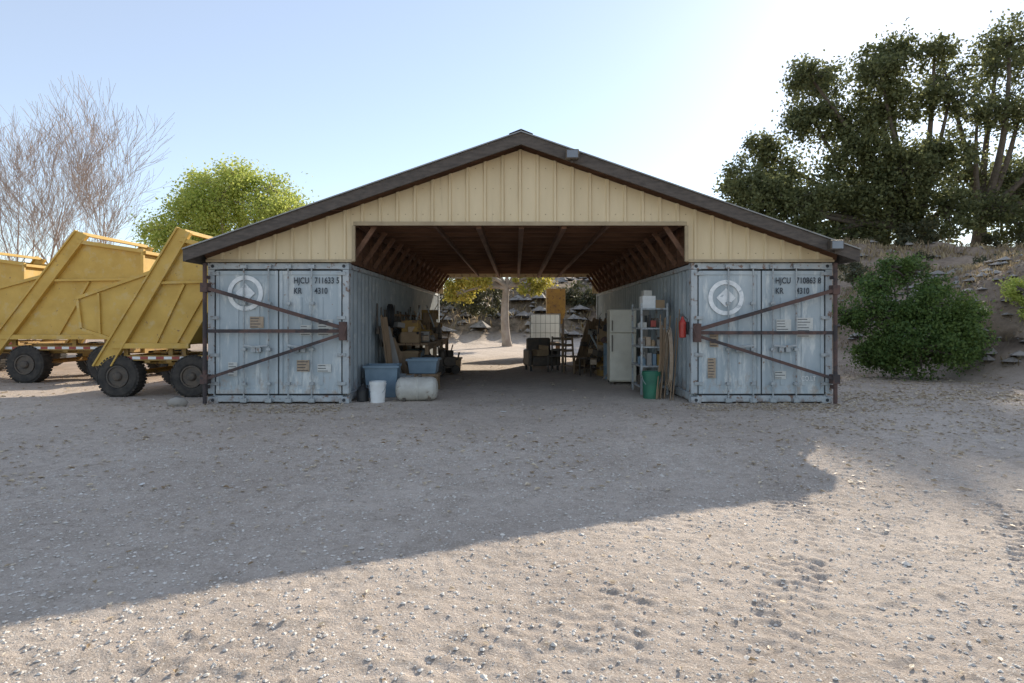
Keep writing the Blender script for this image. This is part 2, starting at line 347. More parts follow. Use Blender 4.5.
def boulder(c, s, seed):
    R = np.random.default_rng(seed); nu,nv_ = 40,26; vs=[]
    amp = R.normal(size=(14,3)); amp /= np.linalg.norm(amp,axis=1)[:,None]; off = 0.70+0.25*R.random(14)
    for j in range(nv_+1):
        ph = math.pi*j/nv_
        for i in range(nu):
            th = 2*math.pi*i/nu; d = np.array([math.sin(ph)*math.cos(th),math.sin(ph)*math.sin(th),math.cos(ph)])
            r = 1.0
            for a_,o_ in zip(amp,off):
                q = d@a_
                if q > 0.05: r = min(r, o_/q)
            r *= 1+0.03*math.sin(9*d[0]+4*d[2])*math.sin(7*d[1]+3)
            vs.append((c[0]+d[0]*r*s[0],c[1]+d[1]*r*s[1],c[2]+d[2]*r*s[2]))
    fs = [(j*nu+i,(j+1)*nu+i,(j+1)*nu+(i+1)%nu,j*nu+(i+1)%nu) for j in range(nv_) for i in range(nu)]
    b = MB(); b.add(vs,fs,0,False); b.obj('boulder',['rockm'])
boulder((14.4,16.4,1.35),(1.7,1.4,1.45),3); boulder((13.0,15.9,0.7),(0.6,0.5,0.45),5); boulder((12.4,18.0,0.9),(0.6,0.5,0.5),8); boulder((14.0,19.5,2.0),(0.9,0.8,0.8),9)

# ------------------------------------------------------------------ shed building
YF, YB = 10.30, 22.5
XLi, XLo, XRi, XRo = -2.92, -5.38, 3.06, 5.52
HC = 2.46
shed = empty('pole_barn_shed')
RX, RZ, SL = 0.083, 4.60, 0.347
def roof_under(x): return RZ-0.17-SL*abs(x-RX)

def siding(y, face):
    mb = MB(); pitch = 0.305; pts = []
    x = XLo; 
    pts.append((x,0))
    while x < XRo-0.02:
        a = min(x+pitch-0.075,XRo); pts.append((a,0))
        pts.append((min(a+0.018,XRo),-0.034)); pts.append((min(a+0.052,XRo),-0.034)); pts.append((min(a+0.07,XRo),0))
        x += pitch
    def ins(xc):
        for i in range(len(pts)-1):
            if pts[i][0] < xc < pts[i+1][0]:
                t = (xc-pts[i][0])/(pts[i+1][0]-pts[i][0]); pts.insert(i+1,(xc,pts[i][1]*(1-t)+pts[i+1][1]*t)); return
    ins(XLi+0.11); ins(XRi-0.11); ins(RX)
    for (xa,ya),(xb,yb) in zip(pts,pts[1:]):
        if xb-xa < 1e-4: continue
        m = (xa+xb)/2; zb = 3.13 if XLi+0.11 < m < XRi-0.11 else HC+0.012
        mb.add([(xa,y+ya*face,zb),(xb,y+yb*face,zb),(xb,y+yb*face,roof_under(xb)),(xa,y+ya*face,roof_under(xa))],[(0,1,2,3)])
    return mb
siding(YF-0.02,1).obj('gable_siding_front',['siding'],shed)
siding(YB+0.1,-1).obj('gable_siding_rear',['siding'],shed)
mb = MB()
for yy in (YF-0.062, YB+0.14):
    mb.box(XLi+0.10,XRi-0.10,yy-0.02,yy+0.035,3.10,3.165)
    mb.box(XLi+0.075,XLi+0.13,yy-0.022,yy+0.037,HC+0.02,3.095); mb.box(XRi-0.13,XRi-0.075,yy-0.022,yy+0.037,HC+0.02,3.095)
mb.box(XLo,XLi+0.07,YF-0.07,YF-0.03,HC+0.005,HC+0.05); mb.box(XRi-0.07,XRo,YF-0.07,YF-0.03,HC+0.005,HC+0.05)
mb.obj('opening_trim',['trim'],shed)
mb = MB()
for zz in (2.62,3.3,3.75,4.1):
    xx = XLo+0.1
    while xx < XRo:
        if zz < roof_under(xx)-0.05 and (zz > 3.2 or xx < XLi or xx > XRi):
            mb.box(xx-0.008,xx+0.008,YF-0.028,YF-0.02,zz-0.008,zz+0.008)
        xx += 0.1525
mb.obj('siding_screws',['trim'],shed)
EL, ER = -5.57, 5.75
Y0r, Y1r = 9.86, 22.9
mb = MB()
def rz(x): return RZ-SL*abs(x-RX)
for xa,xb in ((EL,RX),(RX,ER)):
    n = 24
    for i in range(n):
        a = xa+(xb-xa)*i/n; b = xa+(xb-xa)*(i+1)/n
        mb.add([(a,Y0r-0.03,rz(a)),(b,Y0r-0.03,rz(b)),(b,Y1r,rz(b)),(a,Y1r,rz(a)),
                (a,Y0r-0.03,rz(a)+0.02),(b,Y0r-0.03,rz(b)+0.02),(b,Y1r,rz(b)+0.02),(a,Y1r,rz(a)+0.02)],
               [(3,2,1,0),(4,5,6,7),(0,1,5,4),(2,3,7,6)])
mb.obj('roof_sheets',['roofmetal'],shed)
mb = MB()
for yy in (Y0r, Y1r-0.045):
    for xa,xb in ((EL,RX),(RX,ER)):
        d = 0.20
        mb.add([(xa,yy,rz(xa)-0.003),(xb,yy,rz(xb)-0.003),(xb,yy,rz(xb)-d),(xa,yy,rz(xa)-d),
                (xa,yy+0.04,rz(xa)-0.003),(xb,yy+0.04,rz(xb)-0.003),(xb,yy+0.04,rz(xb)-d),(xa,yy+0.04,rz(xa)-d)],
               [(0,1,2,3),(7,6,5,4),(0,4,5,1),(3,2,6,7),(0,3,7,4),(1,5,6,2)])
for xe in (EL, ER-0.04):
    mb.box(xe,xe+0.04,Y0r+0.045,Y1r-0.05,rz(xe)-0.2,rz(xe)-0.02)
mb.obj('fascia_boards',['fascia'],shed)
mb = MB()
mb.add([(RX-0.2,Y0r-0.04,rz(RX-0.2)+0.035),(RX,Y0r-0.04,RZ+0.045),(RX+0.2,Y0r-0.04,rz(RX+0.2)+0.035),
        (RX-0.2,Y1r,rz(RX-0.2)+0.035),(RX,Y1r,RZ+0.045),(RX+0.2,Y1r,rz(RX+0.2)+0.035)],[(0,1,4,3),(1,2,5,4)])
mb.obj('ridge_cap',['roofmetal'],shed)
mb = MB()
for yy in np.arange(YF+0.1,YB,1.22):
    mb.beam((EL+0.1,yy,rz(EL+0.1)-0.09),(RX,yy,RZ-0.09),0.045,0.14); mb.beam((RX,yy,RZ-0.09),(ER-0.1,yy,rz(ER-0.1)-0.09),0.045,0.14)
mb.obj('rafters',['wood_x'],shed)
mb = MB()
for i,yy in enumerate(np.arange(YF+0.12,YB,0.61)):
    mb.box(XLi-0.3,XRi+0.3,yy,yy+0.045,3.19,3.36)
mb.obj('ceiling_joists',['wood_x'],shed)
mb = MB()
for xx in (XLi+0.1,-1.45,-0.7,0.05,0.8,1.6,XRi-0.2):
    w = 0.09 if xx in (-0.7,0.8,0.05) else 0.05
    mb.box(xx,xx+w,YF+0.05,YB,3.06 if w>0.06 else 3.1,3.188)
mb.obj('ceiling_beams',['wood'],shed)
mb = MB(); mb.box(XLi-0.4,XRi+0.4,YF,YB+0.05,3.362,3.38); mb.obj('ceiling_deck',['plywood'],shed)
mb = MB()
for xw,sg in ((XLi-0.06,1),(XRi+0.06,-1)):
    for k2 in range(5):
        mb.box(min(xw,xw-0.03*sg),max(xw,xw-0.03*sg),YF,YB,HC+0.02+k2*0.18,HC+0.02+k2*0.18+0.172)
    for yy in np.arange(YF+0.1,YB,0.81):
        mb.box(min(xw,xw+0.06*sg),max(xw,xw+0.06*sg),yy,yy+0.07,HC+0.01,3.185)
        mb.beam((xw+0.09*sg,yy,HC+0.05),(xw+0.5*sg,yy+0.01,3.12),0.05,0.08)
mb.obj('upper_side_boarding',['wood'],shed)
def floodlamp(x, z):
    e = empty('floodlight',(x,9.78,z))
    m1 = MB(); m1.box(-0.11,0.11,-0.06,0.05,-0.08,0.08); m1.obj('housing',['darkmetal'],e,0.01)
    m2 = MB(); m2.box(-0.09,0.09,-0.068,-0.062,-0.06,0.06); m2.obj('lens',['glass'],e)
    m3 = MB(); m3.tube([(0,0.0,-0.12),(0,0.085,-0.1)],0.015); m3.obj('bracket',['darkmetal'],e)
floodlamp(0.93,4.20); floodlamp(5.30,2.70)

# ------------------------------------------------------------------ shipping containers
def text(s, x, z, size, y, parent, mat='darktxt', name='lettering'):
    cu = bpy.data.curves.new(name,'FONT'); cu.body = s; cu.size = size; cu.extrude = 0.0012; cu.offset = 0.0018; cu.space_character = 1.04
    cu.materials.append(M[mat]); o = bpy.data.objects.new(name,cu); COL.objects.link(o)
    o.location = (x,y,z); o.rotation_euler = (math.radians(90),0,0); o.scale = (0.74,1,1); o.parent = parent; return o

def corr_wall(x, y0, y1, z0, z1, sg, mats, parent, name):
    mb = MB(); pitch = 0.28; pts = []; y = y0
    while y < y1:
        for dy,o in ((0,0),(0.07,0),(0.14,0.036),(0.21,0.036)):
            if y+dy <= y1: pts.append((y+dy,o))
        y += pitch
    pts.append((y1,0))
    for (ya,oa),(yb,ob) in zip(pts,pts[1:]):
        mb.add([(x-oa*sg,ya,z0),(x-ob*sg,yb,z0),(x-ob*sg,yb,z1),(x-oa*sg,ya,z1)],[(0,1,2,3)])
    mb.obj(name,mats,parent)

def container(x0, x1, line1, line2, logo_x, logo_z):
    e = empty('shipping_container')
    w = x1-x0
    fr = MB()
    for xa,xb in ((x0,x0+0.11),(x1-0.11,x1)):
        fr.box(xa,xb,YF,YF+0.14,0.17,HC-0.12); fr.box(xa,xb,YB-0.14,YB,0.17,HC-0.12)
    fr.box(x0+0.11,x1-0.11,YF+0.005,YF+0.12,HC-0.11,HC-0.005); fr.box(x0+0.11,x1-0.11,YF+0.005,YF+0.12,0.03,0.14)
    fr.box(x0+0.02,x0+0.08,YF+0.14,YB-0.14,HC-0.09,HC-0.01); fr.box(x1-0.08,x1-0.02,YF+0.14,YB-0.14,HC-0.09,HC-0.01)
    fr.box(x0+0.02,x0+0.08,YF+0.14,YB-0.14,0.03,0.17); fr.box(x1-0.08,x1-0.02,YF+0.14,YB-0.14,0.03,0.17)
    fr.box(x0+0.11,x1-0.11,YB-0.1,YB-0.02,0.05,HC-0.02)
    fr.obj('frame',['cont_frame'],e,0.008)
    cs = MB()
    for xa in (x0-0.004,x1-0.174):
        for ya in (YF-0.004,YB-0.176):
            for za in (0.0,HC-0.118): cs.box(xa,xa+0.178,ya,ya+0.162,za+0.001,za+0.118)
    cs.obj('corner_castings',['cont_frame'],e,0.01)
    h = MB()
    for xa in (x0+0.085,x1-0.085):
        for za in (0.06,HC-0.06): h.disc_rings((xa,YF-0.006,za),(0,1,0),[(0,0.03),(0.002,0.03)],12)
    h.obj('casting_holes',['gasket'],e)
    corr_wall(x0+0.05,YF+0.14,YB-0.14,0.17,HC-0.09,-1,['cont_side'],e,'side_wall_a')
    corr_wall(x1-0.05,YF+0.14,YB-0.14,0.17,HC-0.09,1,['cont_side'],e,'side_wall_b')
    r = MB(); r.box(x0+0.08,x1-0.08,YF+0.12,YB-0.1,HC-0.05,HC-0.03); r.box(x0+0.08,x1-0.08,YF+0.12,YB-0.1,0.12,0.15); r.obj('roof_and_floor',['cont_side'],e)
    xm = (x0+x1)/2; d = MB(); g = MB()
    for xa,xb in ((x0+0.135,xm-0.012),(xm+0.012,x1-0.135)):
        yb_ = YF+0.03
        d.box(xa,xb,yb_,yb_+0.03,0.17,HC-0.14)
        d.box(xa,xa+0.06,yb_-0.018,yb_-0.001,0.17,HC-0.14); d.box(xb-0.06,xb,yb_-0.018,yb_-0.001,0.17,HC-0.14)
        d.box(xa+0.061,xb-0.061,yb_-0.018,yb_-0.001,HC-0.21,HC-0.14); d.box(xa+0.061,xb-0.061,yb_-0.018,yb_-0.001,0.17,0.25)
        for t in (0.33,0.67):
            xc = xa+(xb-xa)*t; d.box(xc-0.035,xc+0.035,yb_-0.012,yb_-0.001,0.32,HC-0.60)
        for zz in (0.15,HC-0.135): g.box(xa,xb,YF+0.034,YF+0.05,zz,zz+0.015)
    g.box(xm-0.011,xm+0.011,YF+0.02,YF+0.05,0.17,HC-0.14); g.box(x0+0.112,x0+0.133,YF+0.03,YF+0.05,0.15,HC-0.12); g.box(x1-0.133,x1-0.112,YF+0.03,YF+0.05,0.15,HC-0.12)
    d.obj('doors',['cont'],e,0.004); g.obj('door_gaskets',['gasket'],e)
    rods = MB(); hw = MB()
    for t in (0.26,0.435,0.575,0.74):
        xr = x0+w*t
        rods.tube([(xr,YF-0.03,0.06),(xr,YF-0.03,HC-0.05)],0.014,8)
        for zz in (0.35,0.95,1.75): hw.box(xr-0.04,xr+0.04,YF-0.05,YF+0.006,zz-0.025,zz+0.025)
        for zz in (0.06,HC-0.07): hw.box(xr-0.055,xr+0.055,YF-0.055,YF+0.003,zz-0.035,zz+0.035)
        sg = 1 if t in (0.26,0.575) else -1
        hw.beam((xr,YF-0.06,1.02),(xr+0.3*sg,YF-0.055,0.99),0.014,0.035); hw.box(xr+0.26*sg-0.04,xr+0.26*sg+0.04,YF-0.045,YF+0.006,0.9,1.0)
    for zz in (0.35,0.85,1.5,2.27):
        hw.box(x0+0.05,x0+0.2,YF-0.022,YF+0.0,zz-0.03,zz+0.03); hw.box(x1-0.2,x1-0.05,YF-0.022,YF+0.0,zz-0.03,zz+0.03)
    rods.obj('lock_rods',['galv'],e); hw.obj('lock_hardware',['galv'],e,0.004)
    ty = YF+0.004; xt = line1
    text('HJCU',xt,2.10,0.15,ty,e); text(line2,xt+0.365,2.10,0.15,ty,e)
    text('KR',xt,1.92,0.15,ty,e); text('4310',xt+0.365,1.92,0.15,ty,e)
    mk = MB(); n = 40; ro,ri = 0.31,0.235; y = YF+0.0045
    vs = [(logo_x+rr*math.cos(2*math.pi*i/n),y,logo_z+rr*math.sin(2*math.pi*i/n)) for rr in (ro,ri) for i in range(n)]
    mk.add(vs,[(i,(i+1)%n,n+(i+1)%n,n+i) for i in range(n)])
    mk.add([(logo_x-0.17,y,logo_z),(logo_x,y,logo_z-0.17),(logo_x+0.17,y,logo_z),(logo_x,y,logo_z+0.17)],[(0,1,2,3)])
    mk.obj('plain_round_mark',['whitemark'],e)
    return e

cl = container(XLo,XLi,-3.885,'711633 5',-4.73,1.93)
cr = container(XRi,XRo,4.53,'710863 8',3.67,1.85)
def decals(par, items):
    a = MB(); b = MB(); l = MB()
    for (x,z,w,h,k) in items:
        t = a if k == 0 else b
        y = YF+0.0085
        t.box(x-w/2,x+w/2,y-0.0015,y,z-h/2,z+h/2)
        nl = max(2,int(h/0.045))
        for i in range(nl):
            zz = z+h/2-(i+0.6)*h/nl; ww = w*(0.5+0.35*random.random())
            l.box(x-w/2+0.01,x-w/2+0.01+ww,y-0.003,y-0.0018,zz-0.006,zz+0.006)
    a.obj('decals_white',['label'],par); b.obj('decals_tan',['label_tan'],par); l.obj('decal_print',['darktxt'],par)
decals(cl,[(-4.53,1.42,0.24,0.2,1),(-3.33,1.33,0.26,0.28,0),(-3.67,1.28,0.2,0.18,0),(-3.35,0.62,0.24,0.14,0),(-3.72,0.66,0.22,0.2,1),(-4.95,0.6,0.16,0.24,0)])
decals(cr,[(5.05,1.33,0.28,0.34,0),(4.68,1.35,0.26,0.24,0),(3.42,0.62,0.14,0.35,1),(3.46,1.1,0.15,0.22,1),(4.62,0.5,0.2,0.14,0)])
text('CO.LT',4.98,0.40,0.12,YF+0.004,cr,'whitemark')

def brace_gate(xo, xi, zt, zb, zc, name='brace_gate'):
    e = empty(name); mb = MB(); y = YF-0.14
    mb.tube([(xo,y,0.02),(xo,y,HC-0.02)],0.035,8)
    mb.beam((xo,y,zt),(xi,y,zc+0.05),0.06,0.06); mb.beam((xo,y-0.002,zb),(xi,y-0.002,zc-0.05),0.05,0.05); mb.beam((xo,y+0.03,zc),(xi,y+0.03,zc),0.05,0.06)
    mb.obj('bars',['rust'],e)
    k = MB(); s = 1 if xi > xo else -1
    k.box(xi-0.06,xi+0.06,y-0.05,y+0.05,zc-0.16,zc+0.16); k.tube([(xi+0.03*s,y-0.06,zc-0.08),(xi+0.08*s,y-0.06,zc+0.1),(xi+0.03*s,y-0.06,zc+0.16)],0.015,6)
    for zz in (zt,zb): k.box(xo-0.06,xo+0.06,y-0.05,y+0.1,zz-0.08,zz+0.08)
    for zz in (0.3,2.2): k.box(xo-0.03,xo+0.03,y+0.0,YF-0.01,zz-0.03,zz+0.03)
    k.obj('latch_and_hinges',['rust'],e,0.006)
brace_gate(XLo+0.02,XLi-0.06,2.02,0.44,1.27)
brace_gate(XRo-0.02,XRi+0.06,1.98,0.44,1.24)

# ------------------------------------------------------------------ harvest wagons
def wheel(mb_t, mb_h, c, r, w):
    x,y,z = c
    mb_t.disc_rings((x,y-w/2,z),(0,1,0),[(0.02,r*0.52),(0,r*0.6),(0,r*0.88),(0.025,r*0.97),(w*0.25,r),(w*0.75,r),(w-0.025,r*0.97),(w,r*0.88),(w,r*0.6),(w-0.02,r*0.52)],32)
    for i in range(36):
        a = 2*math.pi*i/36
        mb_t.obox((x+math.cos(a)*r*0.985,y,z+math.sin(a)*r*0.985),(0.026,w*0.92,0.045),(0,-a,0))
    mb_h.disc_rings((x,y-w/2-0.004,z),(0,1,0),[(0.022,r*0.53),(0.0,r*0.52),(0.0,r*0.46),(0.06,r*0.42),(0.07,r*0.24),(0.0,r*0.2),(-0.02,r*0.15),(-0.025,r*0.02)],24)
def wagon(x, y, rot, s=1.0, Lw=2.9, T=1.45, cu=-0.6, tongue=True, wh=(0.45,2.05), ctop=2.32):
    e = empty('harvest_wagon',(x,y,H(x+1.2,y)-0.01),rot); e.scale = (s,s,s)
    W = 2.1; b = MB()
    prof = [(0.0,1.0),(T,3.02),(Lw,2.80),(Lw,2.2),(Lw-0.7,1.0)]
    q = [(p[0],0,p[1]) for p in prof]+[(p[0],W,p[1]) for p in prof]
    b.add(q,[(0,4,3,2,1),(5,6,7,8,9),(0,1,6,5),(2,3,8,7),(3,4,9,8),(4,0,5,9)])
    b.obj('hopper_shell',['yellow'],e)
    r = MB()
    k_ = T/2.02
    def sx(z): return (z-1.0)*k_
    for yy in (-0.05,W+0.05):
        y0_,y1_ = (yy-0.012,yy+0.012)
        r.add([(sx(0.6)-0.12,y0_,0.6),(sx(0.6)+0.20,y0_,0.6),(sx(3.15)+0.20,y0_,3.12),(sx(3.15)-0.02,y0_,3.22),
               (sx(0.6)-0.12,y1_,0.6),(sx(0.6)+0.20,y1_,0.6),(sx(3.15)+0.20,y1_,3.12),(sx(3.15)-0.02,y1_,3.22)],
              [(0,1,2,3),(7,6,5,4),(0,4,5,1),(1,5,6,2),(2,6,7,3),(3,7,4,0)])
        r.beam((sx(0.6)-0.12,yy,0.6),(sx(3.15)-0.02,yy,3.22),0.10,0.035)
        r.beam((sx(0.6)+0.22,yy,0.6),(sx(3.15)+0.22,yy,3.12),0.10,0.03)
        r.beam((T+0.1,yy,2.99),(Lw+0.05,yy,2.78),0.08,0.08)
        r.beam((T*0.6+0.15,yy,2.17),(Lw+0.05,yy,2.2),0.05,0.05)
        r.beam((Lw+0.02,yy,2.2),(Lw+0.02,yy,2.78),0.06,0.06)
        r.beam((Lw+0.02,yy,2.2),(Lw-0.7,yy,0.98),0.06,0.06); r.beam((0,yy,0.98),(Lw-0.65,yy,0.98),0.08,0.1)
        for f_ in (0.45,0.8):
            xt_ = T*0.6+(Lw-T*0.6)*f_; r.beam((xt_,yy*0.5 if yy<0 else yy,2.15),(0.3+(Lw-1.0)*f_,yy*0.5 if yy<0 else yy,1.02),0.04,0.05)
    r.beam((sx(3.15)+0.08,-0.05,3.15),(sx(3.15)+0.08,W+0.05,3.15),0.07,0.07); r.beam((Lw+0.05,-0.05,2.76),(Lw+0.05,W+0.05,2.76),0.07,0.07); r.beam((Lw+0.05,-0.05,2.2),(Lw+0.05,W+0.05,2.2),0.06,0.06)
    for k2 in range(1,6):
        zz = 0.78+k2*0.415; xx = (zz-1.0)*k_-0.04; r.beam((xx,0,zz),(xx,W,zz),0.05,0.06)
    r.obj('frame_channels',['yellow'],e,0.006)
    c = MB(); c.prism([(cu+0.07,1.30),(cu,1.88),(sx(ctop)+0.05,ctop),(0.5,1.7),(0.05,1.06)],0.05,W-0.05)
    c.obj('chute_bin',['yellow'],e,0.01)
    cr_ = MB()
    cr_.beam((cu-0.03,0.03,1.88),(sx(ctop)+0.05,0.03,ctop+0.01),0.05,0.06); cr_.beam((cu+0.06,0.03,1.30),(0.06,0.03,1.07),0.05,0.05)
    cr_.beam((cu+0.0,0.03,1.86),(cu+0.07,0.03,1.30),0.05,0.05); cr_.beam((cu*0.45,0.03,1.98),(cu*0.45+0.03,0.03,1.2),0.04,0.04)
    cr_.obj('chute_ribs',['yellow'],e)
    ch = MB(); t0 = -0.9 if tongue else -0.3; t1 = Lw-0.15
    for yy in (0.35,W-0.35): ch.box(t0,t1,yy-0.06,yy+0.06,0.62,0.78)
    for f_ in np.linspace(t0+0.1,t1-0.1,6): ch.box(f_-0.05,f_+0.05,0.0,W,0.66,0.76)
    for xx in wh: ch.tube([(xx,0.02,0.42),(xx,W-0.02,0.42)],0.05); ch.box(xx-0.08,xx+0.08,0.3,0.4,0.4,0.64); ch.box(xx-0.08,xx+0.08,W-0.4,W-0.3,0.4,0.64)
    for f_ in (0.2,Lw*0.5,Lw-0.8): ch.box(f_-0.04,f_+0.04,0.02,0.08,0.7,1.0)
    ch.box(t0,t1,-0.02,0.03,0.70,0.80)
    if tongue:
        ch.beam((-0.9,W/2-0.3,0.66),(-1.9,W/2,0.5),0.09,0.09); ch.beam((-0.9,W/2+0.3,0.66),(-1.9,W/2,0.5),0.09,0.09)
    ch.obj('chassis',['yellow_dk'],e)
    ra = MB(); rb = MB(); xx = t0+0.05; i = 0
    while xx < t1-0.15:
        (ra if i%2 else rb).box(xx,xx+0.15,-0.026,-0.022,0.725,0.775); xx += 0.15; i += 1
    ra.obj('reflective_tape_red',['redm'],e); rb.obj('reflective_tape_white',['white'],e)
    tt = MB(); hh = MB()
    for xx in wh:
        for yy in (0.06,W-0.06): wheel(tt,hh,(xx,yy,0.40),0.40,0.28)
    tt.obj('tyres',['tyre'],e); hh.obj('wheel_hubs',['darkmetal'],e)
wagon(-11.9,13.7,0.0,1.1,2.95,1.5,wh=(0.5,2.2))
wagon(-7.62,11.2,0.0,1.0,2.1,1.18,-0.72,False,(0.1,1.5),2.45)
wagon(-16.9,16.4,0.0,1.08,3.0,1.5)

# ------------------------------------------------------------------ clutter in the shed
def bucket(name, x, y, r, h, mat, z=0, handle=True):
    z0 = H(x,y)+z; e = empty(name,(x,y,z0))
    b = MB(); b.disc_rings((0,0,0),(0,0,1),[(0,r*0.85),(h*0.86,r*0.97),(h*0.86,r*1.05),(h*0.9,r*1.05),(h*0.9,r),(h,r*1.02),(h,r*0.95),(h*0.55,r*0.88)],24); b.obj('body',[mat],e)
    if handle:
        m2 = MB(); m2.tube([(r*1.05*math.cos(a),-0.02-r*0.6*math.sin(a),h*0.86-r*1.3*math.sin(a)) for a in np.linspace(0,math.pi,12)],0.005,6); m2.obj('handle',['galv'],e)
bucket('white_bucket',-2.46,10.5,0.145,0.37,'white')
bucket('green_bucket',2.52,11.0,0.17,0.5,'green')
bucket('black_bucket',-2.12,11.5,0.16,0.33,'black')
def tub(name,x,y,w,d,h,mat,z=0,rot=0):
    e = empty(name,(x,y,H(x,y)+z),rot); b = MB(); t=0.02
    o = [(-w*.43,-d*.43,0),(w*.43,-d*.43,0),(w*.43,d*.43,0),(-w*.43,d*.43,0),(-w/2,-d/2,h),(w/2,-d/2,h),(w/2,d/2,h),(-w/2,d/2,h)]
    i = [(-w/2+t,-d/2+t,h),(w/2-t,-d/2+t,h),(w/2-t,d/2-t,h),(-w/2+t,d/2-t,h),(-w*.42,-d*.42,0.03),(w*.42,-d*.42,0.03),(w*.42,d*.42,0.03),(-w*.42,d*.42,0.03)]
    b.add(o+i,[(0,3,2,1),(0,1,5,4),(1,2,6,5),(2,3,7,6),(3,0,4,7),(4,5,9,8),(5,6,10,9),(6,7,11,10),(7,4,8,11),(8,9,13,12),(9,10,14,13),(10,11,15,14),(11,8,12,15),(12,13,14,15)])
    b.obj('shell',[mat],e,0.012)
    rm = MB(); rm.box(-w/2-0.02,w/2+0.02,-d/2-0.02,-d/2,h-0.04,h+0.003); rm.box(-w/2-0.02,w/2+0.02,d/2,d/2+0.02,h-0.04,h+0.003)
    rm.box(-w/2-0.02,-w/2,-d/2,d/2,h-0.04,h+0.003); rm.box(w/2,w/2+0.02,-d/2,d/2,h-0.04,h+0.003); rm.obj('rim',[mat],e)
tub('blue_tub',-2.56,11.35,0.62,0.6,0.6,'bluetub',0,0.1)
tub('blue_tub',-1.92,12.3,0.62,0.5,0.3,'bluetub',0.36)
b = MB(); b.box(-0.33,0.33,-0.25,0.25,0.3,0.355); [b.box(sx_*0.28-0.03,sx_*0.28+0.03,sy*0.2-0.03,sy*0.2+0.03,0,0.3) for sx_ in (-1,1) for sy in (-1,1)]
b.obj('tub_stand',['tanwood'],None,0.004,(-1.92,12.3,0))
tub('grey_crate',-2.35,12.0,0.5,0.4,0.35,'galv')
e = empty('jug',(-2.76,10.62,H(-2.76,10.62))); b = MB(); b.disc_rings((0,0,0),(0,0,1),[(0,0.1),(0.01,0.11),(0.2,0.11),(0.26,0.06),(0.28,0.035),(0.31,0.035)],16); b.obj('body',['black'],e)
b = MB(); b.tube([(0.03,0,0.27),(0.09,0,0.28),(0.11,0,0.2)],0.014,6); b.obj('grip',['black'],e)
e = empty('horizontal_tank',(-1.8,10.72,H(-1.8,10.72)+0.215),math.radians(8))
b = MB(); b.disc_rings((-0.38,0,0),(1,0,0),[(0,0.05),(0.01,0.12),(0.04,0.18),(0.09,0.21),(0.14,0.215),(0.37,0.215),(0.38,0.222),(0.4,0.222),(0.41,0.215),(0.62,0.215),(0.67,0.21),(0.72,0.18),(0.75,0.12),(0.76,0.05)],28); b.obj('shell',['tank'],e)
b = MB(); b.tube([(0.05,0,0.2),(0.05,0,0.26)],0.04,12); b.box(-0.25,-0.2,-0.16,0.16,-0.21,-0.12); b.box(0.2,0.25,-0.16,0.16,-0.21,-0.12); b.obj('cap_and_feet',['darkmetal'],e)
e = empty('leaning_boards'); 
for i,(x,y,w,h,lean,m_) in enumerate(((-2.55,12.6,0.3,1.35,-0.25,'greyboard'),(-2.35,12.9,0.2,1.15,-0.4,'tanwood'),(-2.62,12.3,0.14,1.55,-0.12,'tanwood'))):
    b = MB(); b.obox((x+math.sin(lean)*h/2,y,h/2*math.cos(lean)+0.02),(0.03,w,h),(0,lean,0)); b.obox((x+math.sin(lean)*h/2+0.05,y,h/2*math.cos(lean)+0.02),(w*0.9,0.03,h*0.95),(0,lean,0.2)); b.obj('board_%d'%i,[m_],e,0.003)
e = empty('workbench'); b = MB()
for k2 in range(5): b.box(-2.85+k2*0.17,-2.85+k2*0.17+0.16,13.4,17.4,0.88,0.93)
for yy in (13.45,14.75,16.0,17.3):
    for xx in (-2.83,-2.08): b.box(xx,xx+0.09,yy,yy+0.09,0,0.875)
    b.box(-2.8,-2.05,yy+0.095,yy+0.13,0.3,0.4)
b.box(-2.07,-2.03,13.4,17.4,0.77,0.875); b.box(-2.85,-2.05,13.5,17.3,0.405,0.43)
b.box(-2.87,-2.82,13.4,17.4,1.55,1.60); 
for yy in (13.45,15.3,17.3): b.box(-2.87,-2.82,yy,yy+0.05,0.935,1.545)
b.obj('bench_frame',['tanwood'],e,0.004)
def engine(name, x, y, z, s, body='yellow', rot=0, wheels=False):
    e = empty(name,(x,y,z),rot); e.scale = (s,s,s)
    b = MB(); b.box(-0.3,0.3,-0.2,0.2,0.12,0.42); b.disc_rings((-0.1,0,0.42),(0,0,1),[(0,0.13),(0.15,0.13),(0.2,0.09),(0.25,0.03)],16); b.obj('housing',[body],e,0.02)
    b = MB(); b.box(-0.38,0.38,-0.24,0.24,0.06,0.11); 
    for i in range(6): b.box(0.05+i*0.035,0.065+i*0.035,-0.14,0.14,0.43,0.62)
    b.tube([(0.3,0,0.3),(0.45,0,0.32),(0.5,0,0.55)],0.03,8); b.disc_rings((0.0,-0.28,0.28),(0,1,0),[(0,0.15),(0.02,0.16),(0.05,0.16),(0.07,0.08)],20)
    b.tube([(-0.3,-0.2,0.4),(-0.3,-0.2,0.75),(-0.3,0.2,0.75),(-0.3,0.2,0.4)],0.018,8); b.obj('motor_parts',['darkmetal'],e)
    b = MB()
    if wheels:
        for xx in (-0.25,0.25):
            for yy in (-0.27,0.27): b.disc_rings((xx,yy-0.04,0.0),(0,1,0),[(0,0.06),(0,0.13),(0.02,0.15),(0.06,0.15),(0.08,0.13),(0.08,0.06)],20)
        b.obj('wheels',['tyre'],e)
    else:
        for xx in (-0.3,0.3): b.box(xx-0.03,xx+0.03,-0.2,0.2,0,0.055)
        b.obj('feet',['darkmetal'],e)
e = empty('bench_storage'); R_ = random.Random(21); PB = {}
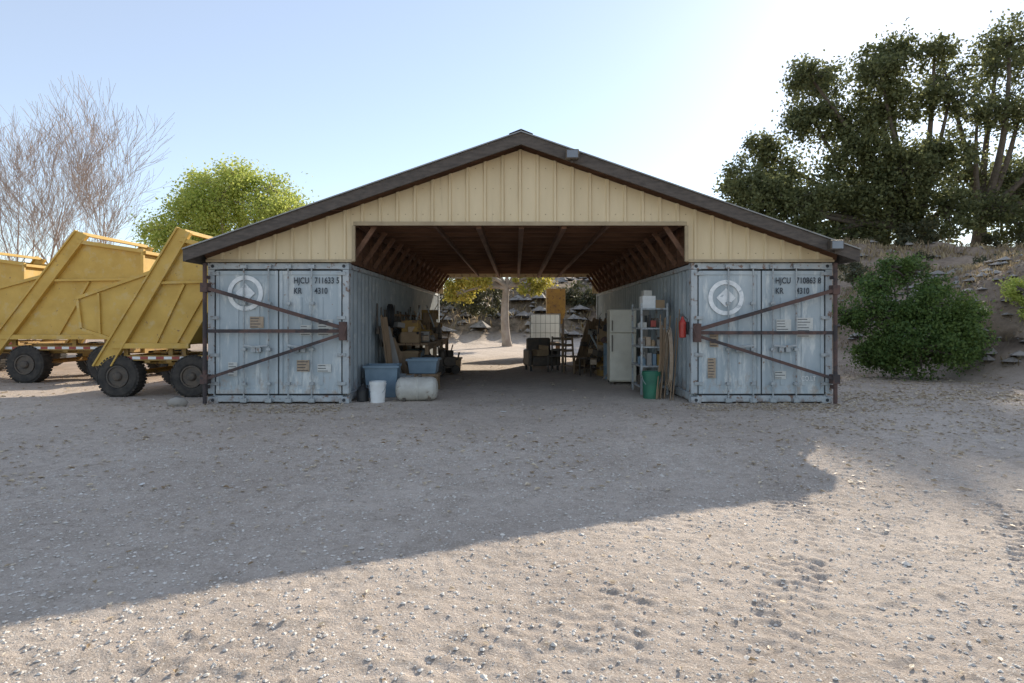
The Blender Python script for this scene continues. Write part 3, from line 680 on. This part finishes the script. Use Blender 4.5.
for y_ in np.arange(13.5,17.3,0.3):
    z_ = 0.935
    for lvl in range(R_.choice([1,2,2,3])):
        m_ = R_.choice(['cardboard','cardboard','darkmetal','greyboard','redm','tanwood','cardboard','yellow_dk']); hh_ = R_.uniform(0.14,0.3); w_ = R_.uniform(0.28,0.5)
        PB.setdefault(m_,MB()).obox((-2.45+R_.uniform(-.12,.18),y_+0.13,z_+hh_/2),(w_,0.26,hh_-0.004),(0,0,R_.uniform(-.12,.12))); z_ += hh_
for m_,p in PB.items(): p.obj('boxes_'+m_,[m_],e,0.006)
engine('small_generator',-1.85,15.4,0.17,0.8,'darkmetal',0.5,True)
tub('storage_bin',-2.45,14.3,0.4,0.5,0.3,'bluetub',0.435)
tub('storage_bin',-2.45,13.8,0.4,0.4,0.3,'cardboard',0.435)
tub('storage_bin',-2.45,15.2,0.4,0.5,0.3,'greyboard',0.435)
tub('storage_bin',-1.8,16.6,0.5,0.5,0.4,'cardboard',0)
def scrap(name, x0,x1,y0,y1,z0,z1,n,seed,big=1.0):
    R = random.Random(seed); e = empty(name); mats = ['darkmetal','tanwood','rust','galv','cardboard','yellow_dk','greyboard','black','cardboard','label_tan']
    P = {m:MB() for m in mats}
    for i in range(n):
        m = P[R.choice(mats)]; x = R.uniform(x0,x1); y = R.uniform(y0,y1); z = z0+(z1-z0)*R.random()**1.7; k_ = R.random()
        if k_ < 0.35: s = R.uniform(0.05,0.2)*big; m.obox((x,y,z+s*0.4),(s*R.uniform(.6,1.6),s*R.uniform(.6,1.6),s*0.8),(R.uniform(-.2,.2),R.uniform(-.2,.2),R.uniform(0,3)))
        elif k_ < 0.7: l = R.uniform(0.3,0.8); a = Vector((R.uniform(-.5,.5),R.uniform(-.6,.6),R.uniform(.3,1))).normalized(); p = Vector((x,y,z)); m.tube([p,p+a*l],R.uniform(0.008,0.025),7)
        else: r = R.uniform(0.04,0.11)*big; m.disc_rings((x,y,z),(R.uniform(-1,1),R.uniform(-1,1),R.uniform(0,1)+.1),[(0,r*.7),(0.01,r),(r*.9,r),(r,r*.6)],14)
    for m,p in P.items():
        if p.v: p.obj('scrap_'+m,[m],e)
scrap('bench_clutter',-2.8,-2.1,13.4,17.2,0.95,1.4,40,3,0.8)
scrap('under_bench_clutter',-2.8,-1.9,13.2,17.4,0.05,0.6,50,4)
scrap('scrap_pile',1.95,2.85,14.0,19.5,0.05,1.3,110,5)
e = empty('spare_tyre',(-2.0,13.25,0)); b = MB(); b.disc_rings((0,0,0.33),(0.3,1,0.2),[(0,0.19),(0,0.3),(0.04,0.33),(0.14,0.33),(0.18,0.3),(0.18,0.19),(0.12,0.17),(0.05,0.17),(0,0.19)],28); b.obj('tread',['tyre'],e)
b = MB(); b.disc_rings((0.02,0.05,0.34),(0.3,1,0.2),[(0,0.18),(0.03,0.16),(0.05,0.06)],18); b.obj('rim',['galv'],e)
e = empty('hanging_tools'); b = MB()
for i in range(16):
    yy = 12.2+i*0.35; l = random.uniform(0.3,0.9); zt = random.uniform(1.5,1.9)
    b.tube([(-2.87,yy,zt),(-2.86,yy+random.uniform(-.08,.08),zt-l)],random.uniform(0.01,0.03),6)
    b.obox((-2.85,yy,zt-l),(0.05,random.uniform(0.1,0.25),random.uniform(0.08,0.2)))
b.obj('tools',['darkmetal'],e)
e = empty('coiled_hose',(-2.86,13.2,1.55)); b = MB()
for k2 in range(4): b.tube([(0.02+k2*0.02,math.cos(a)*(0.2+k2*0.01),math.sin(a)*0.26) for a in np.linspace(0,6.3,24)],0.014,6)
b.obj('coils',['black'],e)

e = empty('shelving_unit',(0,0,0)); b = MB(); X0,X1,Ya,Yb = 2.40,2.93,11.35,12.25
for xx in (X0,X1-0.035):
    for yy in (Ya,Yb-0.035): b.box(xx,xx+0.035,yy,yy+0.035,0.02,1.78)
zsh = (0.15,0.55,0.92,1.28,1.66)
for z in zsh: b.box(X0+0.002,X1-0.002,Ya+0.002,Yb-0.002,z,z+0.03)
b.obj('frame',['galv'],e)
kinds = ['green','cardboard','tank','greyboard','galv','darkmetal','tank','yellow_dk','bluetub','label_tan','black','darkmetal']
parts = {k_:MB() for k_ in set(kinds+['white','redm'])}
for z in zsh[:-1]:
    xx = X0+0.08
    while xx < X1-0.06:
        k_ = random.choice(kinds); r = random.uniform(0.02,0.05); hh_ = random.uniform(0.1,0.27)
        for yy in (Ya+0.12,Ya+0.45):
            if random.random() < 0.5: parts[k_].disc_rings((xx,yy,z+0.03),(0,0,1),[(0,r),(hh_*0.8,r),(hh_*0.85,r*0.5),(hh_,r*0.45)],12)
            else: parts[k_].box(xx-r,xx+r,yy-r,yy+r,z+0.031,z+0.03+hh_)
        xx += 2*r+0.015
parts['redm'].box(2.6,2.7,Ya+0.02,Ya+0.06,1.33,1.45)
parts['white'].box(2.47,2.72,11.5,11.8,1.691,1.93); parts['cardboard'].box(2.73,2.9,11.5,11.9,1.691,1.85); parts['tank'].box(2.5,2.66,11.55,11.75,1.931,2.04)
for k_,p in sorted(parts.items()):
    if p.v: p.obj('stored_'+k_,[k_],e)
e = empty('upright_cabinet',(2.42,13.35,0.0),math.radians(-3)); b = MB()
b.box(-0.3,0.3,0.0,0.62,0.06,1.70); b.obj('cabinet_body',['cream'],e,0.015)
b = MB(); b.box(-0.295,0.295,-0.05,-0.004,0.09,1.16); b.box(-0.295,0.295,-0.05,-0.004,1.175,1.69); b.obj('cabinet_doors',['cream'],e,0.012)
b = MB(); b.beam((-0.25,-0.075,0.75),(-0.25,-0.075,1.12),0.02,0.02); b.beam((-0.25,-0.075,1.22),(-0.25,-0.075,1.45),0.02,0.02)
for xx in (-0.25,0.25):
    for yy in (0.05,0.55): b.box(xx-0.03,xx+0.03,yy-0.03,yy+0.03,0,0.06)
b.obj('handles_and_feet',['darkmetal'],e)
b = MB(); b.obox((2.80,12.9,0.86),(0.16,0.03,1.7),(-0.06,0.06,0.1)); b.obj('leaning_panel',['greyboard'],None,0.004)
e = empty('leaning_rods'); b = MB(); c_ = MB()
for i in range(7):
    x = 2.66+0.045*i; y = 10.75+random.uniform(0,0.5); b.tube([(x-0.1,y-0.1,0.01),(x+0.02,y+0.1,0.8),(x+0.05+0.01*i,y+0.2,random.uniform(1.3,1.75))],random.uniform(0.009,0.018),6)
b.obj('rods',['tanwood'],e)
for k2 in range(3): c_.tube([(2.8+0.02*k2,10.9+0.2*math.cos(a),0.75+(0.5+0.04*k2)*math.sin(a)) for a in np.linspace(0,6.28,24)],0.012,6)
c_.obj('hose_loops',['label_tan'],e)
e = empty('fire_extinguisher',(2.93,10.38,1.15)); b = MB(); b.disc_rings((0,0,0),(0,0,1),[(0,0.05),(0.01,0.06),(0.27,0.06),(0.32,0.035),(0.35,0.02),(0.37,0.02)],16); b.obj('cylinder',['red'],e)
b = MB(); b.box(-0.05,0.03,-0.015,0.015,0.37,0.395); b.box(-0.07,0.02,-0.012,0.012,0.405,0.42); b.tube([(0.03,0,0.37),(0.075,-0.02,0.33),(0.08,-0.02,0.12)],0.01,6); b.box(0.0,0.13,0.061,0.075,0.05,0.28); b.obj('valve_and_hose',['black'],e)
e = empty('caged_liquid_tote',(1.1,22.6,0)); b = MB(); b.box(-0.52,0.52,-0.5,0.5,0.68,1.66); b.obj('bladder',['totep'],e,0.05)
b = MB()
for k2 in range(7):
    t = -0.54+k2*0.18
    for s_ in (-0.56,0.56): b.tube([(t,s_,0.62),(t,s_,1.70)],0.008,6); b.tube([(s_,t,0.62),(s_,t,1.70)],0.008,6)
for zz in (0.65,0.98,1.33,1.69):
    b.tube([(-0.55,-0.56,zz),(0.55,-0.56,zz),(0.55,0.56,zz),(-0.55,0.56,zz),(-0.55,-0.56,zz)],0.009,6)
b.obj('cage',['galv'],e)
b = MB(); b.box(-0.55,0.55,-0.6,0.6,0.52,0.61); [b.box(sx_*0.5-0.05,sx_*0.5+0.05,sy*0.5-0.05,sy*0.5+0.05,0,0.515) for sx_ in (-1,1) for sy in (-1,1)]; b.obj('stand',['tanwood'],e)
e = empty('yellow_hopper',(1.65,24.6,0)); b = MB()
b.add([(-.25,-.3,1.3),(.25,-.3,1.3),(.25,.3,1.3),(-.25,.3,1.3),(-.38,-.36,1.75),(.38,-.36,1.75),(.38,.36,1.75),(-.38,.36,1.75),(-.38,-.36,2.75),(.38,-.36,2.75),(.38,.36,2.75),(-.38,.36,2.75)],
 [(0,3,2,1),(0,1,5,4),(1,2,6,5),(2,3,7,6),(3,0,4,7),(4,5,9,8),(5,6,10,9),(6,7,11,10),(7,4,8,11),(8,9,10,11)]); b.obj('bin',['yellow_dk'],e,0.01)
b = MB(); [b.box(sx_*0.3-0.03,sx_*0.3+0.03,sy*0.3-0.03,sy*0.3+0.03,0,1.5) for sx_ in (-1,1) for sy in (-1,1)]
b.obj('legs',['darkmetal'],e)
def chair(x,y,rot,mat='tanwood'):
    e = empty('wooden_chair',(x,y,0.01),rot); b = MB()
    b.box(-0.22,0.22,-0.22,0.22,0.43,0.46)
    for sx_ in (-1,1): b.beam((sx_*0.2,-0.2,0),(sx_*0.2,-0.2,0.43),0.04,0.04); b.beam((sx_*0.2,0.2,0),(sx_*0.2,0.28,0.98),0.04,0.04); b.beam((sx_*0.2,-0.2,0.2),(sx_*0.2,0.2,0.2),0.025,0.03)
    for zz in (0.6,0.75,0.92): b.beam((-0.2,0.235+(zz-0.5)*0.1,zz),(0.2,0.235+(zz-0.5)*0.1,zz),0.02,0.07)
    b.obj('chair_frame',[mat],e,0.004)
chair(1.6,16.2,0.7); chair(1.95,15.4,-0.9,'darkmetal'); chair(1.15,16.6,-0.3,'darkmetal')
# low padded seat with things piled on it
e = empty('low_armchair',(0.75,17.2,0.0),0.25); b = MB()
b.box(-0.36,0.36,-0.32,0.3,0.14,0.42); b.obox((0,0.32,0.62),(0.72,0.16,0.62),(-0.18,0,0)); b.box(-0.48,-0.365,-0.32,0.32,0.14,0.6); b.box(0.365,0.48,-0.32,0.32,0.14,0.6); b.obj('upholstery',['darkmetal'],e,0.04)
b = MB(); [b.box(sx_*0.4-0.03,sx_*0.4+0.03,sy*0.26-0.03,sy*0.26+0.03,0,0.14) for sx_ in (-1,1) for sy in (-1,1)]; b.obj('feet',['black'],e)
b = MB(); b.obox((-0.05,-0.02,0.51),(0.4,0.3,0.18),(0,0,0.3)); b.obox((0.05,0.0,0.66),(0.28,0.24,0.12),(0,0.1,-0.2)); b.obj('piled_boxes',['cardboard'],e,0.01)
engine('pump_engine',0.6,18.8,0.17,0.9,'black',1.2,True)
for (x,y,m_) in ((2.45,14.6,'bluetub'),(2.4,15.5,'yellow_dk')):
    e = empty('steel_drum',(x,y,0)); b = MB(); b.disc_rings((0,0,0.01),(0,0,1),[(0,0.28),(0.28,0.285),(0.29,0.3),(0.31,0.285),(0.58,0.285),(0.59,0.3),(0.61,0.285),(0.86,0.285),(0.88,0.295),(0.88,0.27),(0.86,0.26)],28); b.obj('drum_shell',[m_],e)
tub('storage_bin',2.4,15.5,0.5,0.5,0.4,'cardboard',0.9)
e = empty('timber_stack'); b = MB()
for i in range(22):
    b.obox((2.5+random.uniform(-.3,.3),18+random.uniform(-.6,.6),0.06+0.09*(i//3)),(random.uniform(.1,.3),2.4,0.08),(0,0,random.uniform(-.05,.05)))
b.obj('planks',['tanwood'],e)
e = empty('leaning_timbers'); b = MB()
for i in range(7): 
    x = 1.7+0.1*i; y = 17.1+0.1*i; b.beam((x,y,0.02),(x+0.45,y+0.3,1.4+0.12*random.random()),0.04,0.1)
b.obj('timbers',['tanwood'],e)
e = MB(); vs=[]
for i in range(5):
    for j in range(8):
        a=2*math.pi*j/8; ph=math.pi*i/4; q=1+random.uniform(-.15,.15); vs.append((0.19*math.sin(ph)*math.cos(a)*q,0.13*math.sin(ph)*math.sin(a)*q,0.1*math.cos(ph)*q))
fs=[(i*8+j,i*8+(j+1)%8,(i+1)*8+(j+1)%8,(i+1)*8+j) for i in range(4) for j in range(8)]
e.add(vs,fs,0,True); e.obj('rock',['rockm'],None,0,(-5.75,10.0,H(-5.75,10.0)+0.06))
b = MB()
for (x,y) in ((0.18,7.6),(-2.2,6.6),(-3.3,5.2),(-0.2,9.3)):
    b.obox((x,y,H(x,y)+0.012),(random.uniform(.05,.09),random.uniform(.03,.05),0.008),(random.uniform(-.3,.3),0.2,random.uniform(0,3)))
b.obj('paper_scraps',['white'],None)

# ------------------------------------------------------------------ trees
def bez(a,b,bend,n=6):
    a=Vector(a); b=Vector(b); m=(a+b)/2+Vector(bend); return [a*(1-t)**2+m*2*t*(1-t)+b*t*t for t in np.linspace(0,1,n)]
def leafy(name, base, fork, tr, clumps, nleaf, lsize, leafm, barkm='bark', sub=9, puff=0.42, twigs=True, flat=0.75, stray=0.18):
    e = empty(name)
    mb = MB(); base = Vector(base); fork = Vector(fork)
    if tr > 0:
        p = bez(base-Vector((0,0,0.3)),fork,(random.uniform(-.3,.3),0,0),7); mb.tube(p,[tr*(1.35 if i==0 else 1-0.06*i) for i in range(7)],12)
    vol = sum(c[3]**2.2 for c in clumps); PP = []
    for (x,y,z,r) in clumps:
        c = Vector((x,y,z)); L_ = (c-fork).length
        if tr > 0:
            rr = min(tr*0.55, 0.05+0.05*r+0.02*L_)
            pts = bez(fork-Vector((0,0,0.2)),c,(random.uniform(-.12,.12)*L_,random.uniform(-.1,.1)*L_,-0.10*L_ if z>fork.z+1 else 0.15*L_),7)
            mb.tube(pts,[rr*(1-0.12*i) for i in range(7)],7,cap=False)
        nl = nleaf*(r**2.2)/vol
        for k_ in range(sub):
            d = rng.normal(size=3); d /= np.linalg.norm(d); q = r*(0.25+0.85*rng.random()**0.6); s_ = np.array([x,y,z])+d*np.array([1,1,flat])*q
            if tr > 0 and twigs: mb.tube(bez(c,tuple(s_),(0,0,0.1*r),4),[0.05*r**0.5,0.035,0.025,0.012],5,cap=False)
            m_ = int(nl/sub); pr = r*puff*(0.5+0.9*rng.random())
            g = rng.normal(size=(m_,3)); g /= np.linalg.norm(g,axis=1)[:,None]
            g *= (pr*rng.random(m_)**0.45)[:,None]*np.array([1,1,0.7]); 
            PP.append(s_+g + rng.normal(size=(m_,3))*pr*stray)
    if mb.v: mb.obj('trunk_and_limbs',[barkm],e)
    P = np.concatenate(PP); v,f = leaf_quads(P, np.full(len(P),lsize), aspect=0.62)
    np_mesh('foliage',v,f,leafm,e)
    return e
YT = 58.0; S = YT/28.0
oakc = [(10.5,7.6,1.1),(10.9,6.3,1.0),(12.1,6.7,1.5),(11.4,5.2,1.0),(13.0,4.9,1.2),(12.9,8.5,1.5),(12.4,10.0,1.0),(14.2,11.1,1.3),(13.4,12.7,0.9),(15.2,13.4,1.2),(16.9,11.3,1.5),(17.2,13.6,1.1),(18.5,13.2,0.8),
        (15.6,9.7,1.6),(14.8,6.8,1.6),(15.2,5.2,1.3),(17.6,8.3,1.7),(17.3,5.9,1.4),(19.2,11.3,1.0),(19.4,9.0,1.3),(19.4,6.3,1.4),(16.4,7.6,1.4),(16.2,12.4,1.0)]
oakr = [(20.9,13.2,1.0),(22.0,13.8,1.2),(23.6,13.9,1.4),(23.1,11.2,1.5),(25.6,11.9,2.1),(21.2,10.8,1.0),(21.7,8.4,1.1),(21.9,6.4,1.1),(23.8,8.0,1.7),(26,8,2.2),(24.5,5.6,1.6),(28.3,12.5,2.4),(28.5,9,2.4)]
def conv(l): return [(x*S,YT+random.uniform(-4,4),(z-1.46)*S+1.46,r*S) for x,z,r in l]
def oaktree(bx, by, fx, fz, cl_, n): leafy('oak_tree',(bx,by,H(bx,by)),(fx,by,fz),0.75,conv(cl_),n,0.34,'oakleaf',sub=30,puff=0.31,stray=0.6)
oaktree(41.5,YT,39.5,11.0,oakc,84000)
oaktree(46.0,YT+1,46.5,12.0,oakr,50000)
leafy('understory_shrubs',(0,0,0),(0,0,0),0,[(15+3.4*i+random.uniform(-1,1),52+random.uniform(-3,4),H(15+3.4*i,52)+0.3+random.random()*0.8,0.9+random.random()*1.1) for i in range(13)],20000,0.25,'farleaf',sub=9)
leafy('slope_brush',(0,0,0),(0,0,0),0,[(xx,yy,H(xx,yy)+0.25,0.5+random.random()*0.5) for xx,yy in [(random.uniform(11,32),random.uniform(20,44)) for _ in range(26)]],16000,0.14,'farleaf',sub=6)
gc = [(-17.6,30,6.0,1.2),(-16.6,31,7.5,1.2),(-15.4,30,8.4,1.2),(-13.9,30,8.7,1.1),(-12.6,30,8.0,1.1),(-11.5,30,7.0,1.0),(-14.6,29,7.2,1.5),(-17.6,30,4.8,1.2),(-13,31,6.4,1.6),(-16,30,5.8,1.6),(-11.2,30,5.6,1.1),(-14.5,30,4.8,1.8),(-15.6,29.5,7.0,1.2),(-12.4,29.5,6.8,1.2)]
leafy('lime_green_tree',(-14.6,30,0),(-14.6,30,3.0),0.28,gc,56000,0.13,'limeleaf','palebark',sub=20,puff=0.40,stray=0.5)
yc = [(-3.6,32,3.9,1.3),(-2.0,31,3.9,1.1),(-0.6,32,4.6,1.4),(1.2,32,3.8,1.1),(-4.2,33,5.6,1.6),(-1.8,33,6.2,1.8),(1.0,33,6.0,1.7),(-2.9,31.5,2.9,0.8),(0.6,31.5,3.3,0.7),(-5.2,32,3.6,1.2)]
leafy('yellowing_tree',(-0.43,32,H(-0.43,32)),(-0.5,32,3.4),0.26,yc,26000,0.15,'yelleaf','palebark',sub=11)
leafy('hillside_shrubs',(0,0,0),(0,0,0),0,[(-11+1.1*i+random.uniform(-1,1),41+random.uniform(-3,8),H(-11+1.1*i,42)+0.5,0.9+random.random()*1.4) for i in range(24)],40000,0.2,'farleaf')
bc = [(9.3,14.9,0.75,0.6),(9.9,14.5,0.7,0.7),(10.7,14.7,0.8,0.75),(9.4,15.2,1.6,0.7),(10.3,14.9,1.7,0.75),(11.1,15.1,1.5,0.65),(9.5,15.6,2.35,0.45),(10.4,15.6,2.75,0.42),(11.6,15.4,0.9,0.6),(8.8,15.4,1.6,0.4),(11.1,15.6,2.3,0.4),(9.9,15.5,2.8,0.35),(9.0,15.0,0.6,0.5),(11.8,15.3,1.6,0.35)]
leafy('green_bush',(10.2,15.2,0.0),(10.2,15.2,0.4),0.08,bc,42000,0.075,'bushleaf',sub=18,puff=0.40,stray=0.5)
bc = [(12.9,15.0,2.2,0.45),(13.6,15.0,2.6,0.5),(13.1,14.8,1.7,0.35),(14.2,15,2.1,0.5)]
leafy('sunlit_bush',(13.4,14.6,0.9),(13.4,14.8,1.5),0.05,bc,9000,0.07,'limeleaf',sub=12,stray=0.35)
leafy('distant_tree_line',(0,0,0),(0,0,0),0,[(-95+4.2*i+random.uniform(-1,1),75+random.uniform(-6,6),1.8+random.random(),2.6+random.random()*1.5) for i in range(22)],26000,0.4,'farleaf',flat=0.6)

def bare(name, base, Ht, spread, stems=3, seed=1):
    R = random.Random(seed); e = empty(name); mb = MB()
    def br(p,d,L,r,dep):
        n = 4; pts=[p]; rad=[r]; q=p.copy(); dd=d.copy()
        for i in range(n):
            dd = (dd+Vector((R.uniform(-.14,.14),R.uniform(-.14,.14),R.uniform(-.02,.10)))).normalized(); q = q+dd*(L/n); pts.append(q.copy()); rad.append(max(r*(1-0.5*(i+1)/n),0.008))
        mb.tube(pts,rad,6 if dep<2 else 4 if dep<4 else 3,cap=False)
        if dep >= 5: return
        for j in range(4):
            i = R.choice([1,2,3,4]) if j else 4
            a = R.uniform(0,6.28); t = R.uniform(0.3,0.7)*spread if j else 0.15
            sd = dd.orthogonal().normalized(); sd.rotate(Matrix.Rotation(a,3,dd))
            nd = (dd*math.cos(t)+sd*math.sin(t)+Vector((0,0,0.08))).normalized()
            br(pts[i],nd,L*R.uniform(0.62,0.80),rad[i]*0.66,dep+1)
    b = Vector(base)
    for s_ in range(stems):
        a = s_*2.1+0.4; d = Vector((math.cos(a)*0.2,math.sin(a)*0.2,1)).normalized()
        br(b+Vector((math.cos(a)*0.15,math.sin(a)*0.15,-0.1)),d,Ht*0.34,0.13,0)
    mb.obj('trunk_and_branches',['twig'],e)
bare('bare_tree',(-28.8,35,0),15.2,0.95,2,3)
bare('bare_tree',(-26.6,36,0),14.6,0.85,2,8)

# ------------------------------------------------------------------ light, sky, camera
a_, b_ = 1.12, 1.78
d = Vector((-a_,-b_,-1)).normalized()
el = math.asin(-d.z); az = math.atan2(a_,b_)
sl = bpy.data.lights.new('sun','SUN'); sl.energy = 7.0; sl.angle = math.radians(0.5); sl.color = (1.0,0.90,0.76)
so = bpy.data.objects.new('sun',sl); COL.objects.link(so); so.rotation_euler = d.to_track_quat('-Z','Y').to_euler()
w = bpy.data.worlds.new('World'); sc.world = w; w.use_nodes = True
nt = w.node_tree; bg = nt.nodes['Background']; sky = nt.nodes.new('ShaderNodeTexSky'); sky.sky_type = 'NISHITA'; sky.sun_disc = False
sky.sun_elevation = el; sky.sun_rotation = az; sky.air_density = 1.0; sky.dust_density = 0.2; sky.ozone_density = 1.3; sky.altitude = 300
nt.links.new(sky.outputs[0],bg.inputs[0]); bg.inputs[1].default_value = 0.145
hz = nt.nodes.new('ShaderNodeBackground'); hz.inputs[0].default_value = (0.82,0.85,0.93,1); hz.inputs[1].default_value = 0.40   # even bright haze
ad = nt.nodes.new('ShaderNodeAddShader'); nt.links.new(bg.outputs[0],ad.inputs[0]); nt.links.new(hz.outputs[0],ad.inputs[1])
nt.links.new(ad.outputs[0],nt.nodes['World Output'].inputs[0])
cam = bpy.data.cameras.new('camera'); co = bpy.data.objects.new('camera',cam); COL.objects.link(co)
co.location = (0,0,1.46); co.rotation_euler = (math.radians(90),0,0); cam.sensor_width = 36; cam.lens = 20.74
cam.shift_x = -4/1024; cam.shift_y = -21.5/1024; cam.clip_end = 3000; cam.clip_start = 0.05
sc.camera = co
sc.view_settings.view_transform = 'Standard'; sc.view_settings.look = 'None'; sc.view_settings.exposure = 0
